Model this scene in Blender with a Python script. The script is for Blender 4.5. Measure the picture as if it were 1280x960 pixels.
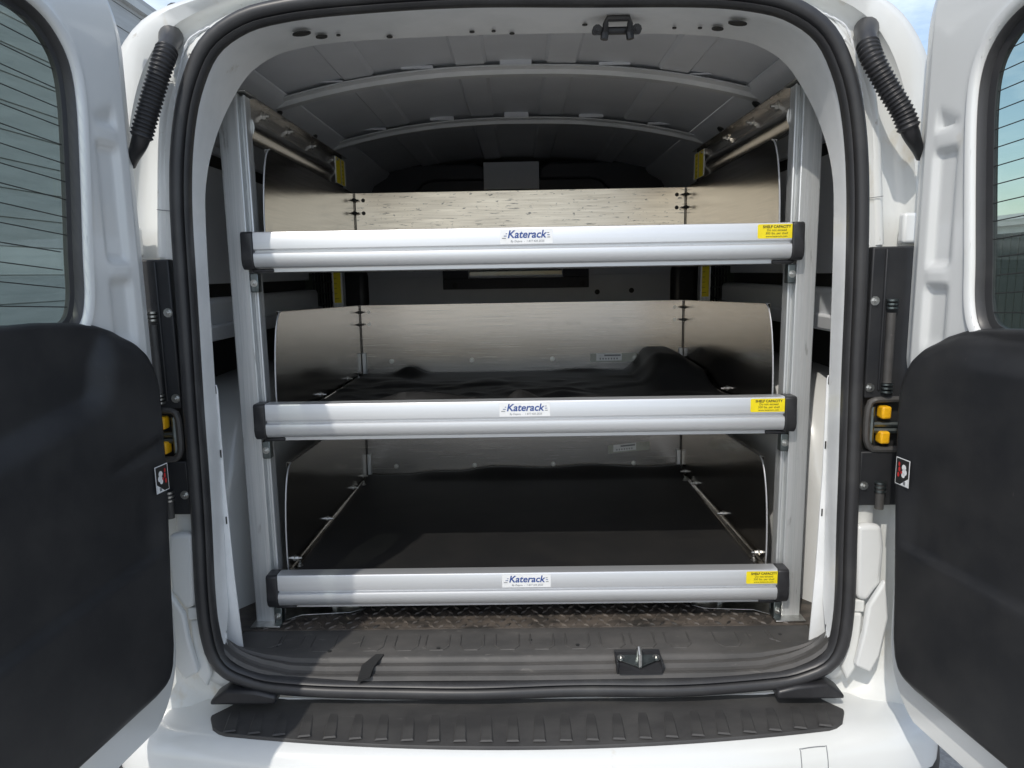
import bpy, bmesh, math, random
from mathutils import Vector, Matrix
random.seed(7)
for o in list(bpy.data.objects): bpy.data.objects.remove(o)
S = bpy.context.scene
COL = S.collection
rad = math.radians

# ------------------------------------------------------------------ camera
FPX = 890.0                                   # focal length in photo pixels (1280 wide)
CAM = Vector((0, -1.33, 1.36))
YAW, PITCH, ROLL = rad(.7), rad(8.9), rad(-1.0)
_f = Vector((-math.sin(YAW)*math.cos(PITCH), math.cos(YAW)*math.cos(PITCH), -math.sin(PITCH)))
_r0 = Vector((math.cos(YAW), math.sin(YAW), 0)); _u0 = _r0.cross(_f)
CR = _r0*math.cos(ROLL)+_u0*math.sin(ROLL); CU = -_r0*math.sin(ROLL)+_u0*math.cos(ROLL); CF = _f
cd = bpy.data.cameras.new('camera'); cam = bpy.data.objects.new('camera', cd); COL.objects.link(cam)
cd.sensor_width = 36; cd.lens = FPX/1280*36; cd.clip_start = .02; cd.clip_end = 2000
M = Matrix.Identity(4)
for i in range(3):
    M[i][0], M[i][1], M[i][2], M[i][3] = CR[i], CU[i], -CF[i], CAM[i]
cam.matrix_world = M; S.camera = cam

# ------------------------------------------------------------------ light
SUND = Vector((.47, 1.0, -1.15)).normalized()          # direction the light travels
EL = math.asin(-SUND.z); AZ = math.atan2(-SUND.x, -SUND.y)   # towards the sun, from +Y clockwise
W = bpy.data.worlds.new('World'); S.world = W; W.use_nodes = True
nt = W.node_tree; nt.nodes.clear()
sky = nt.nodes.new('ShaderNodeTexSky'); sky.sky_type = 'NISHITA'; sky.sun_disc = False
sky.sun_elevation = EL; sky.sun_rotation = AZ; sky.altitude = 50; sky.air_density = 1.0; sky.dust_density = 1.5; sky.ozone_density = 1.0
tcw = nt.nodes.new('ShaderNodeTexCoord')
mpw = nt.nodes.new('ShaderNodeMapping'); mpw.inputs['Scale'].default_value = (1.6, 1.6, 5.0)
nzw = nt.nodes.new('ShaderNodeTexNoise'); nzw.inputs['Scale'].default_value = 1.7; nzw.inputs['Detail'].default_value = 8; nzw.inputs['Roughness'].default_value = .6
crw = nt.nodes.new('ShaderNodeValToRGB'); crw.color_ramp.elements[0].position = .42; crw.color_ramp.elements[1].position = .74
mxw = nt.nodes.new('ShaderNodeMix'); mxw.data_type = 'RGBA'; mxw.inputs[7].default_value = (7.3, 8.1, 9.0, 1)   # thin white clouds
bg = nt.nodes.new('ShaderNodeBackground'); bg.inputs['Strength'].default_value = .15
ow = nt.nodes.new('ShaderNodeOutputWorld')
L = nt.links.new
L(tcw.outputs['Generated'], mpw.inputs[0]); L(mpw.outputs[0], nzw.inputs['Vector']); L(nzw.outputs['Fac'], crw.inputs[0])
L(crw.outputs[0], mxw.inputs[0]); L(sky.outputs[0], mxw.inputs[6]); L(mxw.outputs[2], bg.inputs[0]); L(bg.outputs[0], ow.inputs[0])
sd = bpy.data.lights.new('sun', 'SUN'); sd.energy = 2.0; sd.angle = rad(.53); sd.color = (1, .95, .87)
sun = bpy.data.objects.new('sun', sd); COL.objects.link(sun); sun.rotation_euler = SUND.to_track_quat('-Z', 'Y').to_euler(); sun.location = (-3, -6, 8)
S.view_settings.view_transform = 'Standard'; S.view_settings.look = 'None'; S.view_settings.gamma = 1; S.view_settings.exposure = .24
S.render.engine = 'CYCLES'; S.render.resolution_x = 1024; S.render.resolution_y = 768
S.cycles.max_bounces = 12; S.cycles.diffuse_bounces = 6; S.cycles.glossy_bounces = 6; S.cycles.transparent_max_bounces = 16

# ------------------------------------------------------------------ helpers
def up(px, py, X=None, Y=None, Z=None):
    """photo pixel -> point on a plane that the thing is known to touch"""
    d = CF + CR*((px-640)/FPX) - CU*((py-480)/FPX)
    t = (Y-CAM.y)/d.y if Y is not None else (Z-CAM.z)/d.z if Z is not None else (X-CAM.x)/d.x
    return CAM + d*t
def sm(a, b, x):
    if a == b: return 1.0 if x >= b else 0.0
    t = max(0., min(1., (x-a)/(b-a))); return t*t*(3-2*t)
def interp(tab, x):
    if x <= tab[0][0]: return tab[0][1]
    for (a, p), (b, q) in zip(tab, tab[1:]):
        if x <= b: return p+(q-p)*(x-a)/(b-a)
    return tab[-1][1]
WL = {}
def empty(name, loc, label=None, cat=None, group=None, parent=None):
    o = bpy.data.objects.new(name, None); COL.objects.link(o); o.empty_display_size = .1
    loc = Vector(loc); WL[o.name] = loc
    o.location = loc-(WL[parent.name] if parent else Vector()); o.parent = parent
    if label: o['label'] = label
    if cat: o['category'] = cat
    if group: o['group'] = group
    return o
def link_mesh(name, me, mats, parent, origin):
    o = bpy.data.objects.new(name, me); COL.objects.link(o)
    if not me.materials:
        for m in (mats if isinstance(mats, (list, tuple)) else [mats]): me.materials.append(m)
    WL[o.name] = Vector(origin)
    o.parent = parent; o.location = Vector(origin)-(WL[parent.name] if parent else Vector())
    return o
class MB:
    def __init__(s): s.v = []; s.f = []; s.m = []
    def add(s, vs, fs, mi=0):
        n = len(s.v); s.v += [Vector(v) for v in vs]; s.f += [tuple(i+n for i in f) for f in fs]; s.m += [mi]*len(fs); return s
    def box(s, x0, x1, y0, y1, z0, z1, mi=0):
        return s.add([(x0,y0,z0),(x1,y0,z0),(x1,y1,z0),(x0,y1,z0),(x0,y0,z1),(x1,y0,z1),(x1,y1,z1),(x0,y1,z1)],
                     [(0,3,2,1),(4,5,6,7),(0,1,5,4),(1,2,6,5),(2,3,7,6),(3,0,4,7)], mi)
    def prism(s, pts, d, mi=0):
        """closed polygon of 3D points, extruded by vector d"""
        n = len(pts); d = Vector(d); a = [Vector(p) for p in pts]
        return s.add(a+[p+d for p in a], [tuple(range(n-1, -1, -1)), tuple(range(n, 2*n))]+[(i, (i+1) % n, (i+1) % n+n, i+n) for i in range(n)], mi)
    def grid(s, rows, mi=0, wrap=False, keep=None):
        n = len(rows[0]); vs = [p for r in rows for p in r]; fs = []
        for j in range(len(rows)-1):
            for i in range(n if wrap else n-1):
                k = (i+1) % n
                if keep and not keep(j, i): continue
                fs.append((j*n+i, j*n+k, (j+1)*n+k, (j+1)*n+i))
        return s.add(vs, fs, mi)
    def tube(s, path, r, n=8, mi=0, closed=False, cap=True):
        P = [Vector(p) for p in path]; rows = []; m = len(P); up_ = None
        for i in range(m):
            a = P[i-1] if (i > 0 or closed) else P[i]; b = P[(i+1) % m] if (i < m-1 or closed) else P[i]
            t = (b-a).normalized()
            if up_ is None:
                up_ = Vector((0,0,1)) if abs(t.z) < .9 else Vector((0,1,0))
            side = t.cross(up_).normalized(); up_ = side.cross(t).normalized()
            rr = r[i] if isinstance(r, (list, tuple)) else r
            rows.append([P[i]+(side*math.cos(2*math.pi*k/n)+up_*math.sin(2*math.pi*k/n))*rr for k in range(n)])
        if closed: rows.append(rows[0])
        b0 = len(s.v); s.grid(rows, mi, wrap=True)
        if cap and not closed:
            s.f += [tuple(b0+k for k in range(n-1, -1, -1)), tuple(b0+(m-1)*n+k for k in range(n))]; s.m += [mi, mi]
        return s
    def hexbolt(s, c, axis, r=.006, h=.005, mi=0):
        c = Vector(c); axis = Vector(axis).normalized()
        s.tube([c, c+axis*.0015], r*1.55, 10, mi); s.tube([c+axis*.0015, c+axis*h], r, 6, mi)
        s.tube([c+axis*h, c+axis*(h*1.9)], r*.5, 8, mi); return s
    def build(s, name, mats, parent=None, smooth=False, bevel=0, seg=2, angle=35, kind=None, origin=None):
        lo = Vector((min(v[i] for v in s.v) for i in range(3))); hi = Vector((max(v[i] for v in s.v) for i in range(3)))
        org = Vector(origin) if origin else Vector(((lo.x+hi.x)/2, (lo.y+hi.y)/2, lo.z))
        me = bpy.data.meshes.new(name); me.from_pydata([v-org for v in s.v], [], s.f)
        o = link_mesh(name, me, mats, parent, org)
        for p, mi in zip(me.polygons, s.m): p.material_index = mi
        bm = bmesh.new(); bm.from_mesh(me); bmesh.ops.recalc_face_normals(bm, faces=bm.faces); bm.to_mesh(me); bm.free()
        if bevel:
            b = o.modifiers.new('bevel', 'BEVEL'); b.width = bevel; b.segments = seg; b.limit_method = 'ANGLE'; b.angle_limit = rad(30); b.harden_normals = False
        if smooth or bevel:
            for p in me.polygons: p.use_smooth = True
            me.set_sharp_from_angle(angle=rad(angle if not bevel else 60))
        if kind: o['kind'] = kind
        return o
def smooth_path(pts, n, closed=False):
    """Catmull-Rom through 2D/3D points, resampled evenly to n points"""
    P = [Vector(p) for p in pts]; m = len(P); out = []
    for i in range(m if closed else m-1):
        g = lambda k: P[k % m] if closed else P[max(0, min(m-1, k))]
        a, b, c, d = g(i-1), g(i), g(i+1), g(i+2)
        for k in range(12):
            t = k/12
            out.append(.5*((2*b)+(c-a)*t+(2*a-5*b+4*c-d)*t*t+(3*b-a-3*c+d)*t**3))
    out.append(P[0] if closed else P[-1])
    ln = [0]
    for a, b in zip(out, out[1:]): ln.append(ln[-1]+(b-a).length)
    res = []; j = 0
    for k in range(n):
        q = ln[-1]*k/(n if closed else n-1)
        while j < len(ln)-2 and ln[j+1] < q: j += 1
        t = (q-ln[j])/max(1e-9, ln[j+1]-ln[j]); res.append(out[j].lerp(out[j+1], min(1, t)))
    return res
def inset2(path, d):
    """offset a closed 2D loop inwards (counter-clockwise loop)"""
    n = len(path); out = []
    for i in range(n):
        t = (path[(i+1) % n]-path[i-1]).normalized(); out.append(path[i]+Vector((-t.y, t.x))*d)
    return out
def inpoly(p, poly):
    c = False; n = len(poly)
    for i in range(n):
        a, b = poly[i-1], poly[i]
        if (a[1] > p[1]) != (b[1] > p[1]) and p[0] < (b[0]-a[0])*(p[1]-a[1])/(b[1]-a[1])+a[0]: c = not c
    return c
def pdist(p, poly):
    p = Vector(p); best = 9
    for i in range(len(poly)):
        a = Vector(poly[i-1]); b = Vector(poly[i]); ab = b-a
        t = max(0, min(1, (p-a).dot(ab)/max(1e-12, ab.length_squared))); best = min(best, (a+ab*t-p).length)
    return best

# ------------------------------------------------------------------ materials
def mat(name, base, rough=.5, metal=0, coat=0, spec=.5, var=None, bump=None, rvar=0, mark=None, mark2=None):
    """var=(colour, scale xyz, lo, hi) noise mix;  bump=(scale xyz, strength, distance);  mark=(colour, scale, lo, hi) sparse stains/scratches"""
    m = bpy.data.materials.new(name); m.use_nodes = True; t = m.node_tree; b = t.nodes['Principled BSDF']
    b.inputs['Base Color'].default_value = (*base, 1); b.inputs['Roughness'].default_value = rough; b.inputs['Metallic'].default_value = metal
    b.inputs['Coat Weight'].default_value = coat; b.inputs['Coat Roughness'].default_value = .08; b.inputs['Specular IOR Level'].default_value = spec
    tc = t.nodes.new('ShaderNodeTexCoord')
    def noise(sc, detail=6, rgh=.6):
        mp = t.nodes.new('ShaderNodeMapping'); mp.inputs['Scale'].default_value = sc if isinstance(sc, tuple) else (sc,)*3
        n = t.nodes.new('ShaderNodeTexNoise'); n.inputs['Scale'].default_value = 1; n.inputs['Detail'].default_value = detail; n.inputs['Roughness'].default_value = rgh
        t.links.new(tc.outputs['Object'], mp.inputs[0]); t.links.new(mp.outputs[0], n.inputs['Vector']); return n.outputs['Fac']
    def ramp(fac, lo, hi):
        r = t.nodes.new('ShaderNodeMapRange'); r.inputs[1].default_value = lo; r.inputs[2].default_value = hi; t.links.new(fac, r.inputs[0]); return r.outputs[0]
    last = None
    for k in (var, mark, mark2):
        if not k: continue
        mx = t.nodes.new('ShaderNodeMix'); mx.data_type = 'RGBA'; mx.inputs[7].default_value = (*k[0], 1)
        if last: t.links.new(last, mx.inputs[6])
        else: mx.inputs[6].default_value = (*base, 1)
        t.links.new(ramp(noise(k[1]), k[2], k[3]), mx.inputs[0]); last = mx.outputs[2]
    if last: t.links.new(last, b.inputs['Base Color'])
    if rvar:
        r = t.nodes.new('ShaderNodeMapRange'); r.inputs[3].default_value = rough-rvar; r.inputs[4].default_value = rough+rvar; r.inputs[1].default_value = .3; r.inputs[2].default_value = .7
        t.links.new(noise(var[1] if var else 20), r.inputs[0]); t.links.new(r.outputs[0], b.inputs['Roughness'])
    if bump:
        bp = t.nodes.new('ShaderNodeBump'); bp.inputs['Strength'].default_value = bump[1]; bp.inputs['Distance'].default_value = bump[2]
        t.links.new(noise(bump[0], 3), bp.inputs['Height']); t.links.new(bp.outputs[0], b.inputs['Normal'])
    return m
WHITE = mat('white_paint', (.72, .73, .72), .28, coat=.6, var=((.68, .69, .67), 3, .45, .75), mark=((.56, .51, .41), (9, 9, 5), .68, .82), bump=(1.6, .08, .01))
WHITED = mat('grimy_white_paint', (.72, .73, .71), .32, coat=.45, var=((.67, .67, .64), 3, .45, .75), mark=((.56, .49, .36), (11, 11, 7), .57, .74), mark2=((.36, .31, .24), (40, 40, 26), .66, .76), bump=(1.6, .08, .01))
WHITEIN = mat('grey_white_primer', (.78, .80, .83), .42, coat=.15, var=((.70, .72, .75), 4, .4, .7), mark=((.5, .5, .49), 12, .70, .82), bump=(3, .1, .01))
HEADER = mat('frame_paint', (.80, .81, .81), .35, coat=.3, var=((.64, .66, .66), 5, .4, .7), mark=((.5, .47, .4), 14, .68, .8))
ALU = mat('sheet_aluminium', (.62, .59, .55), .24, 1, var=((.52, .505, .485), (5, 5, 420), .35, .7), rvar=.05, mark=((.34, .325, .31), (40, 40, 330), .69, .76), mark2=((.40, .385, .37), (7, 7, 16), .60, .80), bump=((4, 4, 420), .04, .002))
ALUS = mat('polished_sheet_aluminium', (.68, .635, .575), .17, 1, var=((.60, .56, .50), (5, 5, 420), .35, .7), rvar=.04, mark=((.36, .345, .33), (40, 40, 330), .70, .77), mark2=((.47, .45, .43), (9, 9, 9), .60, .82), bump=((3, 3, 200), .03, .002))
ALUW = mat('worn_sheet_aluminium', (.86, .775, .655), .34, 1, var=((.74, .66, .55), (6, 6, 300), .35, .7), rvar=.06, mark=((.20, .19, .18), (20, 20, 210), .60, .665), mark2=((.24, .23, .215), (48, 48, 80), .61, .69), bump=((160, 160, 12), .05, .002))
ANOD = mat('anodised_extrusion', (.70, .71, .72), .42, .72, var=((.65, .66, .67), (1.5, 60, 90), .4, .7), rvar=.05, mark=((.5, .5, .5), (30, 60, 60), .74, .78))
GALV = mat('mill_finish_post', (.80, .81, .81), .48, .75, var=((.60, .62, .62), (160, 160, 3), .35, .65), rvar=.09, mark=((.36, .36, .35), (60, 60, 9), .64, .74), mark2=((.82, .83, .84), (90, 90, 25), .68, .75), bump=((200, 200, 5), .12, .002))
STEEL = mat('zinc_steel', (.60, .60, .58), .32, 1, var=((.40, .40, .38), 60, .4, .7))
DSTEEL = mat('dull_bracket_steel', (.22, .25, .25), .4, 1, var=((.12, .14, .14), 40, .4, .7))
BLACKP = mat('black_grained_plastic', (.014, .015, .0175), .50, spec=.45, var=((.030, .030, .031), 9, .4, .75), bump=(900, .25, .0006), mark=((.075, .07, .065), (60, 60, 18), .70, .78))
SILLP = mat('dusty_black_plastic', (.055, .053, .051), .55, spec=.5, var=((.085, .08, .075), (9, 16, 16), .4, .7), bump=(500, .25, .0008), mark=((.17, .16, .145), (26, 60, 60), .62, .78))
PADP = mat('weathered_step_rubber', (.042, .041, .041), .55, spec=.5, var=((.07, .068, .066), (7, 16, 16), .4, .72), bump=(350, .3, .001), mark=((.13, .125, .12), (22, 80, 80), .68, .8))
RUBBER = mat('seal_rubber', (.032, .032, .034), .40, spec=.5, var=((.05, .05, .05), 12, .45, .75), bump=(120, .1, .001))
MATR = mat('rubber_mat', (.014, .014, .0145), .62, spec=.35, var=((.022, .021, .020), 8, .4, .7), bump=(500, .3, .0008))
GLOSSB = mat('black_end_cap', (.018, .018, .02), .38, var=((.028, .028, .03), 30, .4, .7), bump=(600, .15, .0006))
DARKH = mat('dark_moulded_panel', (.045, .047, .055), .5, var=((.035, .037, .043), 6, .4, .7), bump=(300, .2, .001))
FLOORM = mat('muddy_floor_mat', (.035, .032, .029), .5, var=((.12, .10, .083), (14, 30, 30), .38, .62), bump=(200, .5, .002))
YEL = mat('yellow_label', (.86, .70, .01), .42, var=((.74, .59, .01), 60, .45, .75))
YELT = mat('yellow_plastic', (.85, .45, .01), .4, var=((.7, .35, .01), 90, .45, .7))
LABW = mat('white_label', (.82, .83, .83), .4, var=((.74, .75, .75), 60, .45, .75))
CLEARL = mat('faded_label_film', (.46, .47, .42), .4, var=((.40, .42, .36), 60, .45, .75))
INK = mat('black_ink', (.02, .02, .02), .5)
BLUE = mat('blue_ink', (.03, .075, .27), .4)
GREYI = mat('grey_ink', (.2, .21, .22), .5)
RED = mat('red_ink', (.55, .03, .03), .45)
ASPH = mat('pale_worn_asphalt', (.30, .29, .275), .9, var=((.42, .405, .38), 60, .4, .65), bump=(160, .8, .004), mark=((.24, .235, .225), .6, .5, .7))
SIDING = mat('grey_siding', (.50, .505, .50), .7, var=((.42, .425, .42), (2, 2, 20), .4, .7), bump=((4, 4, 60), .2, .004))
PALE = mat('pale_wall_paint', (.62, .63, .61), .6, var=((.54, .55, .53), 3, .4, .7))
FENCEM = mat('dark_fence_paint', (.045, .055, .055), .6, var=((.07, .08, .08), (12, 12, 3), .4, .7))
TYRE = mat('tyre_rubber', (.02, .02, .02), .8)
def glass(name, tint, gloss=.06):
    m = bpy.data.materials.new(name); m.use_nodes = True; t = m.node_tree; t.nodes.clear()
    tr = t.nodes.new('ShaderNodeBsdfTransparent'); tr.inputs[0].default_value = (*tint, 1)
    gl = t.nodes.new('ShaderNodeBsdfGlossy'); gl.inputs['Roughness'].default_value = .02
    lw = t.nodes.new('ShaderNodeLayerWeight'); lw.inputs[0].default_value = .5
    pw = t.nodes.new('ShaderNodeMath'); pw.operation = 'POWER'; pw.inputs[1].default_value = 5; t.links.new(lw.outputs['Facing'], pw.inputs[0])
    fr = t.nodes.new('ShaderNodeMath'); fr.operation = 'MULTIPLY_ADD'; fr.inputs[1].default_value = .95; fr.inputs[2].default_value = .045; t.links.new(pw.outputs[0], fr.inputs[0])
    mx = t.nodes.new('ShaderNodeMixShader'); o = t.nodes.new('ShaderNodeOutputMaterial')
    t.links.new(fr.outputs[0], mx.inputs[0]); t.links.new(tr.outputs[0], mx.inputs[1]); t.links.new(gl.outputs[0], mx.inputs[2]); t.links.new(mx.outputs[0], o.inputs[0]); return m
GLASS = glass('tinted_glass', (.77, .82, .775))
CLEARG = glass('clear_glass', (.85, .92, .90))

# ------------------------------------------------------------------ ground
gr = MB().grid([[(x, y, 0) for x in (-400, -20, 20, 400)] for y in (-400, -20, 20, 400)]).build('ground', ASPH); gr['kind'] = 'structure'

# ================================================================== VAN
van = empty('cargo_van', (0, 1.3, 0), 'white cargo van with both rear doors swung open, metal shelving inside', 'van')
half = [(0, .511), (.31, .513), (.50, .525), (.565, .540), (.612, .564), (.638, .603), (.648, .66), (.650, .74), (.645, .90), (.640, 1.15), (.635, 1.39), (.629, 1.52), (.616, 1.62), (.594, 1.70), (.556, 1.770), (.50, 1.812), (.43, 1.834), (.30, 1.847), (0, 1.853)]
OPEN = smooth_path([Vector(p) for p in half]+[Vector((-x, z)) for x, z in half[-2:0:-1]], 220, True)   # ccw loop seen from the rear
bodyh = [(0, .42), (.5, .42), (.80, .44), (.845, .60), (.85, .9), (.84, 1.2), (.82, 1.4), (.785, 1.6), (.757, 1.70), (.72, 1.775), (.665, 1.828), (.58, 1.855), (.45, 1.872), (.2, 1.888), (0, 1.892)]
BODY = smooth_path([Vector(p) for p in bodyh]+[Vector((-x, z)) for x, z in bodyh[-2:0:-1]], 260, True)
C0 = Vector((0, 1.15))
def ray(poly, a):
    d = Vector((math.cos(a), math.sin(a)))
    for i in range(len(poly)):
        p = poly[i-1]-C0; q = poly[i]-C0; e = q-p
        den = d.x*e.y-d.y*e.x
        if abs(den) < 1e-12: continue
        t = (p.x*e.y-p.y*e.x)/den; w = (p.x*d.y-p.y*d.x)/den
        if t > 0 and -1e-6 <= w <= 1+1e-6: return C0+d*t
    return C0
NA = 240; ANG = [2*math.pi*k/NA-math.pi/2 for k in range(NA)]
ro = [ray(OPEN, a) for a in ANG]; rb = [ray(BODY, a) for a in ANG]
prof = [(-.06, .02), (0, .012), (.12, .012), (.20, .016), (.27, .042), (.42, .046), (.52, .038), (.58, .018), (.80, .010), (.92, .018), (.98, .034), (1.0, .055)]
rows = [[Vector((p.x+(q.x-p.x)*f, y, p.y+(q.y-p.y)*f)) for p, q in zip(ro, rb)] for f, y in prof]
for y in (.3, .8, 1.4, 2.0, 2.66, 2.72): rows.append([Vector((q.x*(1 if y < 2.7 else .98), y, q.y)) for q in rb])
bs = MB().grid(rows, wrap=True); n0 = len(bs.v)-NA; bs.f.append(tuple(n0+k for k in range(NA))); bs.m.append(0)
bs.build('body_shell', WHITED, van, smooth=True, angle=50)

# inner frame ring of the door opening
def depth(z): return .014+.041*sm(.60, .70, z)+.085*sm(1.50, 1.80, z)
rings = []
for d, yf in ((.028, lambda z: -.002), (.031, lambda z: .002), (.0335, lambda z: .012), (.0345, lambda z: .026), (.036, depth), (.031, lambda z: depth(z)+.004), (-.03, lambda z: depth(z)+.008)):
    p = inset2(OPEN, d); rings.append([Vector((q.x, yf(o.y), q.y)) for q, o in zip(p, OPEN)])
MB().grid(rings, wrap=True).build('opening_frame', HEADER, van, smooth=True, angle=40)
# rubber seal
sp = [(-.002, .012), (-.003, -.006), (.002, -.013), (.012, -.016), (.024, -.015), (.031, -.010), (.0335, -.003), (.035, -.003), (.037, -.010), (.041, -.0145), (.046, -.012), (.049, -.004), (.049, .006)]
rows = []
for d, y in sp:
    p = inset2(OPEN, d*.70); rows.append([Vector((q.x, y+.002*math.sin(k*.37)*(.5 if q.y > .7 else 1.), q.y+.0015*math.sin(k*.23))) for k, q in enumerate(p)])
rows.append(rows[0])
MB().grid(rows, wrap=True).build('door_seal', RUBBER, van, smooth=True, angle=60)
# header holes (dark discs painted for the shade inside) and latch striker
for px, py, a, b in ((377, 41, .017, .0055), (402, 45, .011, .0045), (423, 43, .004, .002), (487, 45, .006, .003), (590, 39, .005, .002), (617, 38, .004, .002), (640, 41, .005, .002), (731, 30, .005, .002), (843, 34, .004, .002), (875, 34, .004, .002), (897, 35, .011, .0045), (922, 28, .017, .0055)):
    zc = 1.792-.011*abs((px-649)/270)**2.2
    c = up(px, py, Y=.075); zc = ray(OPEN, math.atan2(c.z-C0.y, c.x)).y-.0375
    c = up(px, py, Z=zc); pts = [(c.x+a*math.cos(t*math.pi/7), c.y+b*2.2*math.sin(t*math.pi/7), zc-.0005-.0*t) for t in range(14)]
    tl = (ray(OPEN, math.atan2(.6, c.x+.01)).y-ray(OPEN, math.atan2(.6, c.x-.01)).y)/.02
    pts = [(x, y, z+(x-c.x)*tl*.6) for x, y, z in pts]
    MB().prism(pts, (0, 0, -.0018)).build('dark_hole_disc', INK, van)
c = up(771, 36, Y=.06); st = empty('upper_latch_striker', c, parent=van)
MB().box(c.x-.045, c.x+.045, c.y-.003, c.y+.012, c.z-.008, c.z+.004).build('plate', GLOSSB, st, bevel=.004)
MB().tube([c+Vector((-.022, -.004, -.014)), c+Vector((-.022, -.014, .004)), c+Vector((-.019, -.018, .012)), c+Vector((.019, -.018, .012)), c+Vector((.022, -.014, .004)), c+Vector((.022, -.004, -.014))], .0055, 8).build('loop', GLOSSB, st, smooth=True)
for s in (-1, 1): MB().tube([c+Vector((s*.022, -.006, -.006)), c+Vector((s*.024, -.006, -.020))], .007, 8).build('stud', GLOSSB, st, smooth=True)
for s in (-1, 1): MB().hexbolt(c+Vector((s*.036, -.003, -.002)), (0, -1, -.2), .006).build('bolt', GLOSSB, st)

# ---- cargo floor, sill
fl = MB().box(-.74, .74, .145, 2.08, .545, .583).build('cargo_floor', FLOORM, van)
tb = MB()
for j in range(9):
    for i in range(50):
        x = -.60+i*.0245+(.012 if j % 2 else 0); y = .155+j*.021; a = rad(45 if (i+j) % 2 else -45); ca, sa = math.cos(a), math.sin(a)
        l, w = .012, .0036
        base = [(x+ca*p-sa*q, y+sa*p+ca*q, .5825) for p, q in ((-l, 0), (0, -w), (l, 0), (0, w))]
        top = [(x+(ca*p-sa*q)*.6, y+(sa*p+ca*q)*.6, .5862) for p, q in ((-l, 0), (0, -w), (l, 0), (0, w))]
        tb.add(base+top, [(4, 5, 6, 7), (0, 1, 5, 4), (1, 2, 6, 5), (2, 3, 7, 6), (3, 0, 4, 7)])
tb.build('tread_bars', FLOORM, fl, kind='stuff')
pf = [(.150, .560), (.150, .5795), (.138, .582), (.125, .579), (.085, .577), (.046, .5755), (.040, .572), (.036, .564), (.030, .562), (.026, .5645), (.022, .5640), (.018, .556), (.012, .5535), (.008, .555), (.002, .5535), (-.002, .546)]
zi0 = .552
def zin(x):
    ax = min(abs(x), .62); return interp([(0, .5535), (.40, .556), (.48, .560), (.54, .577), (.575, .594), (.60, .616), (.62, .65)], ax)
rows = []
for x in [(-.622+1.244*i/90) for i in range(91)]:
    rows.append([Vector((x, y, z+(zin(x)-.5535)*(1-sm(.015, .075, y))*(.9 if abs(x) < .601 else .9))) for y, z in pf])
sill = MB().grid(rows).build('sill_cover', SILLP, van, smooth=True, angle=35)
def zsill(y): return interp(sorted(pf[2:]), y)
def relief(path, r=.0023): MB().tube([(x, y, zsill(y)-.0003) for x, y in path], r, 6).build('embossed_line', SILLP, sill, smooth=True)
for cx in (-.47, -.29, -.15, 0, .15, .29, .47):
    for s in (-1, 1):
        w = .062
        relief([(cx+s*.012, .122), (cx+s*.012, .078), (cx+s*.022, .064), (cx+s*(w-.012), .064), (cx+s*w, .078), (cx+s*w, .122)])
for s in (-1, 1): relief([(s*.525, .128), (s*.525, .095), (s*.545, .078), (s*.60, .076)], .0028)
for px, py in ((412, 814), (548, 810), (722, 806), (930, 790), (663, 800), (345, 808), (975, 793)):
    c = up(px, py, Z=.5775); MB().tube([(c.x, c.y, .576), (c.x, c.y, .5785)], .0042, 10).build('clip', INK, sill)
# lower latch striker in its pocket, diagonal drain notch
a, b = up(765, 812, Z=.577), up(825, 812, Z=.577); cx = (a.x+b.x)/2
ls = empty('lower_latch_striker', (cx, .02, .55), parent=van)
pk = MB(); x0, x1 = cx-.047, cx+.047
pk.prism([(x0, .050, .579), (x0, .002, .5785), (x0, .002, .552), (x0, .050, .552)], (.004, 0, 0)); pk.prism([(x1, .050, .579), (x1, .002, .5785), (x1, .002, .552), (x1, .050, .552)], (-.004, 0, 0))
pk.box(x0, x1, .046, .052, .552, .5805)
pk.build('pocket', BLACKP, ls, bevel=.001)
MB().prism([(x0+.004, .046, .5795), (x0+.004, -.004, .5655), (x0+.004, -.004, .558), (x0+.004, .046, .558)], (x1-x0-.008, 0, 0)).build('pocket_floor', GLOSSB, ls)
MB().prism([(x0+.006, .032, .5775), (x1-.006, .032, .5775), (x1-.006, .020, .5742), (cx, -.001, .5690), (x0+.006, .020, .5742)], (0, -.001, .0025)).build('plate', DSTEEL, ls)
MB().tube([(cx, .030, .577), (cx, .026, .598), (cx, .018, .602), (cx, .006, .594), (cx, .003, .569)], .0042, 8).build('loop', STEEL, ls, smooth=True)
for s in (-1, 1): MB().hexbolt((cx+s*.036, .024, .5765), (0, -.3, 1), .0055, .004).build('bolt', STEEL, ls)
p = [up(u, v, Z=.575) for u, v in ((446, 841), (452, 829), (470, 820), (480, 820), (467, 830), (462, 838))]
MB().prism([(q.x, q.y, .5595+.34*q.y) for q in p], (0, 0, .0045)).build('drain_notch', INK, sill)
for s in (-1, 1):      # rubber end blocks below the seal corners
    MB().prism([(s*.50, .02, .512), (s*.635, .02, .512), (s*.632, .02, .522), (s*.600, .02, .545), (s*.54, .02, .540), (s*.50, .02, .53)], (0, -.045, 0)).build('seal_end_block', GLOSSB, van, bevel=.006)

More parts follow.
